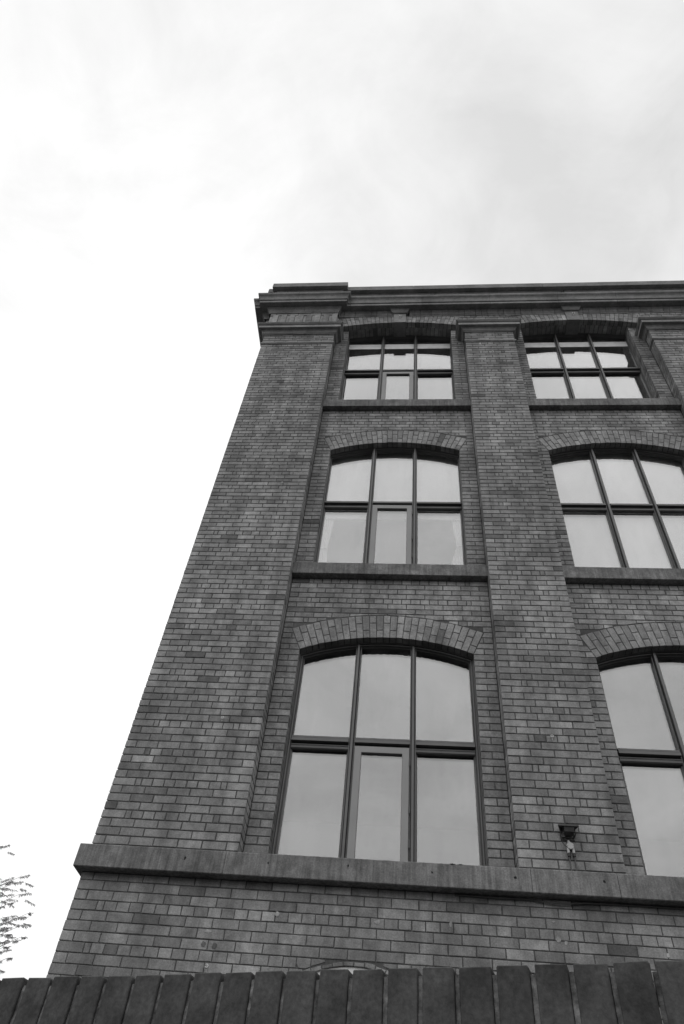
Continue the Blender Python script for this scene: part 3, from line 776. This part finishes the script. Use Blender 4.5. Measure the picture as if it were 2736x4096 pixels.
m = MB(); m.tube([(1.405, -.06, z(3.25)), (1.383, -.05, z(3.22)), (1.385, -.035, z(3.17)), (1.405, -.03, z(3.14)), (1.425, -.03, z(3.128)), (1.437, -.03, z(3.14))], .004, 6); fpart(m, 'cable', M['cable'])
# junction box with two conduits
jb = tag(empty('junction_box', (1.452, 0, z(3.14))), 'round pale grey junction box with two conduits under the black floodlight', 'junction box')
def jpart(m, n, mt, p=None):
    o = m.build(n, mt, p or jb)
    if p is None: o.location = (-1.452, 0, -z(3.14))
    return o
def disc(m, x, zc, y0, y1, r, n=24):
    a = [(x + r*math.cos(2*math.pi*i/n), zc + r*math.sin(2*math.pi*i/n)) for i in range(n)]
    b = [(x + (r-.003)*math.cos(2*math.pi*i/n), zc + (r-.003)*math.sin(2*math.pi*i/n)) for i in range(n)]
    vs = [(p[0], y1, p[1]) for p in a] + [(p[0], y0+.003, p[1]) for p in a] + [(p[0], y0, p[1]) for p in b]
    fs = [(i, (i+1) % n, n+(i+1) % n, n+i) for i in range(n)] + [(n+i, n+(i+1) % n, 2*n+(i+1) % n, 2*n+i) for i in range(n)] + [tuple(range(2*n, 3*n))]
    m.add(vs, fs)
m = MB(); disc(m, 1.452, z(3.14), -.036, 0, .032); m.tube([(1.446, -.018, z(3.165)), (1.444, -.018, z(3.19))], .011, 10)
for sx in (-.02, .022): m.tube([(1.452+sx, -.018, z(3.125)), (1.452+sx*1.15, -.018, z(3.075))], .0125, 10)
bx = fixn(jpart(m, 'box', M['box_grey']))
for x in (1.428, 1.476): m = MB(); disc(m, x, z(3.14), -.0385, -.036, .004, 8); fixn(m.build('lid_screw', M['dark_metal'], bx))
for sx in (-.022, .024):
    m = MB(); x = 1.452+sx; m.tube([(x, -.018, z(3.078)), (x+.001, -.018, z(3.048))], .0135, 10); m.build('gland', M['dark_metal'], bx)
    m = MB(); m.tube([(x+.001, -.016, z(3.06)), (x+.002, -.012, BAND1+.002)], .0065, 8); jpart(m, 'conduit', M['cable'])
# ------------------------------------------------------------------ moss and weeds
def clump(x, y, zz_, w, h, label, n=160, blade=.012):
    m = MB()
    for i in range(n):
        a = random.uniform(0, 2*math.pi); r = w*math.sqrt(random.random())
        px, py = x + r*math.cos(a), y + r*math.sin(a)*.5; hh = h*random.uniform(.3, 1)*(1-(r/w)**2*.6)
        d = random.uniform(0, math.pi); dx, dy = math.cos(d)*blade*.4, math.sin(d)*blade*.4
        lx, ly = random.uniform(-.4, .4)*hh, random.uniform(-.6, .2)*hh
        m.add([(px-dx, py-dy, zz_), (px+dx, py+dy, zz_), (px+lx, py+ly, zz_+hh)], [(0, 1, 2)])
    return tag(m.build('moss_clump' if h < .04 else 'weed', M['moss']), label, 'moss' if h < .04 else 'weed')
clump(.385, -.10, BAND1-.012, .032, .018, 'left one of two dark moss cushions on the edge of the stone band', 260, .02)
clump(.455, -.10, BAND1-.012, .028, .016, 'right one of two dark moss cushions on the edge of the stone band', 240, .02)
clump(-.05, -.10, BAND1-.012, .012, .010, 'tiny moss tuft on the stone band below the opening casement', 80, .014)
clump(.42, AY-.17, z(14.64), .13, .10, 'small dark weeds growing on the cornice ledge above the left top window', 130, .03)
clump(3.05, AY-.17, z(14.64), .06, .14, 'small weed tuft growing on the cornice ledge above the right keystone', 90, .03)
clump(-2.72, -.17, z(14.64), .07, .15, 'thin pale weed growing on the corner block of the cornice', 40, .02)
# ------------------------------------------------------------------ boundary wall with brick-on-edge coping
u = Vector((math.cos(R(15.58)), -math.sin(R(15.58)), 0)); n_ = Vector((-math.sin(R(15.58)), -math.cos(R(15.58)), 0))
O = Vector((0, -6.7 + 1.61, 0)); TOPZ = EYE + .50
bw_ = tag(empty('boundary_wall', tuple(O)), 'low dark brick boundary wall topped with soot-dark bricks on edge in the foreground', 'wall')
def bpart(m, nm, mt, p=None):
    o = m.build(nm, mt, p or bw_)
    if p is None: o.location = tuple(-O)
    return o
cp = MB(); cmr = MB(); HT = .122
s = -2.9; frw = (O, u, Z, n_)
starts = []
while s < 2.3:
    w = random.uniform(.0695, .0730); g = random.uniform(.0085, .0112)
    a, b = s + g/2, s + w - g/2; dz = random.uniform(-.0012, .0012); tl = random.uniform(-.001, .001)
    ch = random.uniform(.001, .003); ch2 = random.uniform(.001, .0045)
    P = [(a, TOPZ-HT), (b, TOPZ-HT), (b + .0, TOPZ + dz - ch2), (b - ch2*.8, TOPZ + dz), (a + ch*.6, TOPZ + dz + tl), (a, TOPZ + dz + tl - ch)]
    # solid brick 0.215 deep
    yo = random.uniform(-.002, .002)
    Q = inset_poly(P, .0018); t = random.uniform(.15, .9); k = len(P)
    pt = lambda p, h: O + u*p[0] + Z*p[1] + n_*h
    vs = [pt(p, -.215) for p in P] + [pt(p, yo-.0018) for p in P] + [pt(q, yo) for q in Q]
    fs = []
    for i in range(k):
        j = (i+1) % k; fs += [(i, j, k+j, k+i), (k+i, k+j, 2*k+j, 2*k+i)]
    fs += [tuple(range(2*k, 3*k)), tuple(range(k-1, -1, -1))]
    cp.add(vs, fs, t)
    # mortar joint: irregular strip, recessed
    a2, b2 = s + w - g/2 + .0052, s + w + .5*g; rows = 9
    gv = []
    for r in range(rows):
        zz_ = TOPZ - HT + (HT - .012 - random.uniform(0, .005))*r/(rows-1) if r == rows-1 else TOPZ - HT + (HT-.012)*r/(rows-1)
        dd = -.0062 + random.uniform(-.0012, .0012)
        gv += [pt((a2 - .004, zz_), dd), pt((b2 + .004, zz_), dd + .003), ]
    gf = [(2*r, 2*r+1, 2*r+3, 2*r+2) for r in range(rows-1)]
    top0 = len(gv); zt_ = gv[-1].z
    gv += [pt((a2-.004, zt_), -.2), pt((b2+.004, zt_), -.2)]; gf.append((top0-2, top0-1, top0+1, top0))
    cmr.add(gv, gf)
    s += w
c_ = bpart(cp, 'coping', M['coping']); cmr.build('mortar', M['coping_mortar'], c_)
wl = MB()
pt = lambda a, zz_, h: O + u*a + Z*zz_ + n_*h
def wbox(a0, a1, z0, z1, h0, h1): wl.add([pt(a0, z0, h0), pt(a1, z0, h0), pt(a1, z0, h1), pt(a0, z0, h1), pt(a0, z1, h0), pt(a1, z1, h0), pt(a1, z1, h1), pt(a0, z1, h1)], [(0,3,2,1),(4,5,6,7),(0,1,5,4),(1,2,6,5),(2,3,7,6),(3,0,4,7)])
wbox(-2.9, 2.32, 0, TOPZ-HT-.004, -.205, -.012)
fixn(bpart(wl, 'wall', M['brickpat']))
# ------------------------------------------------------------------ ground
g = MB(); g.quad((-600, -600, 0), (600, -600, 0), (600, 600, 0), (-600, 600, 0)); tag(g.build('ground', M['ground']), kind='structure')
g = MB(); g.box(-8, 8, -9.5, -5.9, .004, .12); tag(g.build('pavement', M['ground']), kind='structure')
# ------------------------------------------------------------------ tree beyond the left corner
tr = tag(empty('tree', (-9.6, 6.3, 0)), 'leafy tree whose drooping twigs enter the picture at the lower left edge', 'tree')
def tpart(m, nm, mt, p=None):
    o = m.build(nm, mt, p or tr); 
    if p is None: o.location = (9.6, -6.3, 0)
    return o
rt = random.Random(21)
tk = MB(); B0 = Vector((-9.6, 6.3, 0))
def limb(p, d, L, r, depth, tips):
    pts = [p]; q = p.copy(); dd = d.copy()
    for i in range(5):
        dd = (dd + Vector((rt.uniform(-.18, .18), rt.uniform(-.18, .18), rt.uniform(-.08, .16)))).normalized(); q = q + dd*L/5; pts.append(q.copy())
    tk.tube(pts, r, 7, r1=r*.55, cap=False)
    if depth == 0: tips.append((q, dd)); return
    for k in range(3 if depth > 1 else 4):
        a = pts[rt.choice((3, 4, 5))]; nd_ = (dd + Vector((rt.uniform(-.9, .9), rt.uniform(-.9, .9), rt.uniform(-.4, .5)))).normalized()
        limb(a.copy(), nd_, L*.68, r*.5, depth-1, tips)
tips = []
tk.tube([B0, B0+Vector((.05, 0, 1.2)), B0+Vector((-.03, .05, 2.6))], .24, 12, r1=.17)
for k in range(6):
    a = k*1.05; limb(B0 + Vector((0, 0, 2.2+.15*k)), Vector((math.cos(a)*.75, math.sin(a)*.75, .75)).normalized(), 1.7, .085, 2, tips)
tpart(tk, 'trunk', M['bark'])
lf = MB()
def leaf(p, d, L, w):
    s_ = d.cross(Vector((rt.uniform(-1, 1), rt.uniform(-1, 1), rt.uniform(-1, 1)))).normalized()*w
    b = d.cross(s_).normalized()*w*.35
    lf.add([p, p + d*L*.45 + s_ + b, p + d*L, p + d*L*.45 - s_ + b], [(0, 1, 2), (0, 2, 3)])
def spray(p, d, L, dens=9, twig=.0035):
    pts = [p]; q = p.copy(); dd = d.normalized()
    for i in range(5):
        dd = (dd + Vector((rt.uniform(-.15, .15), rt.uniform(-.15, .15), rt.uniform(-.1, .06)))).normalized(); q = q + dd*L/5; pts.append(q.copy())
    lf.tube(pts, twig, 4, r1=.0012, cap=False)
    for i in range(1, 6):
        for k in range(dens):
            o_ = pts[i].lerp(pts[i-1], rt.random())
            ld = (dd*.6 + Vector((rt.uniform(-.7, .7), rt.uniform(-.7, .7), rt.uniform(-1.0, .1)))).normalized()
            leaf(o_, ld, rt.uniform(.035, .075), rt.uniform(.005, .011))
for (q, dd) in tips:
    for k in range(7):
        spray(q + Vector((rt.uniform(-.35, .35), rt.uniform(-.35, .35), rt.uniform(-.3, .35))), dd + Vector((rt.uniform(-.9, .9), rt.uniform(-.9, .9), rt.uniform(-.5, .3))), rt.uniform(.3, .55), 8)
# the fringe that shows: branchlets reaching right of the crown (x, z of the tip at y near 6.3)
cdir = lambda px, py: ((px-1368)/2907.44)*cr - ((py-2048)/2907.44)*cu + cf
FR = [(28, 3362, 26), (6, 3382, 10), (50, 3512, 42), (112, 3500, 30), (86, 3522, 24), (112, 3546, 34), (64, 3542, 14), (25, 3540, 30), (24, 3560, 34), (8, 3572, 22), (72, 3604, 44), (34, 3592, 12), (20, 3518, 12), (35, 3645, 16), (10, 3650, 14), (95, 3655, 40), (62, 3665, 34), (120, 3676, 26), (140, 3670, 8), (100, 3682, 16), (25, 3712, 30), (60, 3716, 32), (80, 3720, 14), (12, 3738, 30), (34, 3728, 20), (30, 3752, 16), (70, 3754, 18), (54, 3746, 14), (18, 3778, 18), (28, 3784, 12), (24, 3802, 12), (8, 3812, 8), (14, 3862, 22), (26, 3668, 14)]
for (px, py, ln) in FR:
    d = cdir(px, py); d = d*(13.0/d.y); tip = Vector((0, -6.7, EYE)) + d + Vector((0, rt.uniform(-.3, .3), 0))
    tip.x += .0; L = ln/205*1.35; st_ = tip - Vector((L, 0, rt.uniform(.1, .35)*L))
    if ln > 20: spray(st_ + Vector((.1, .1, -.04)), Vector((1, .2, -.05)), L*.75, 7, .003); spray(st_ + Vector((-.25, .1, -.06)), Vector((1, -.2, .1)), L*.9, 8, .003)
    spray(st_, Vector((1, 0, .25)), L, max(4, int(6 + ln/6)), .0035)
    lf.tube([st_, st_ + Vector((-.35, .05, -.16)), st_ + Vector((-.8, .1, -.42)), st_ + Vector((-1.4, .2, -.7))], .0038, 5, r1=.010, cap=False)
tpart(lf, 'crown', M['leaf'])
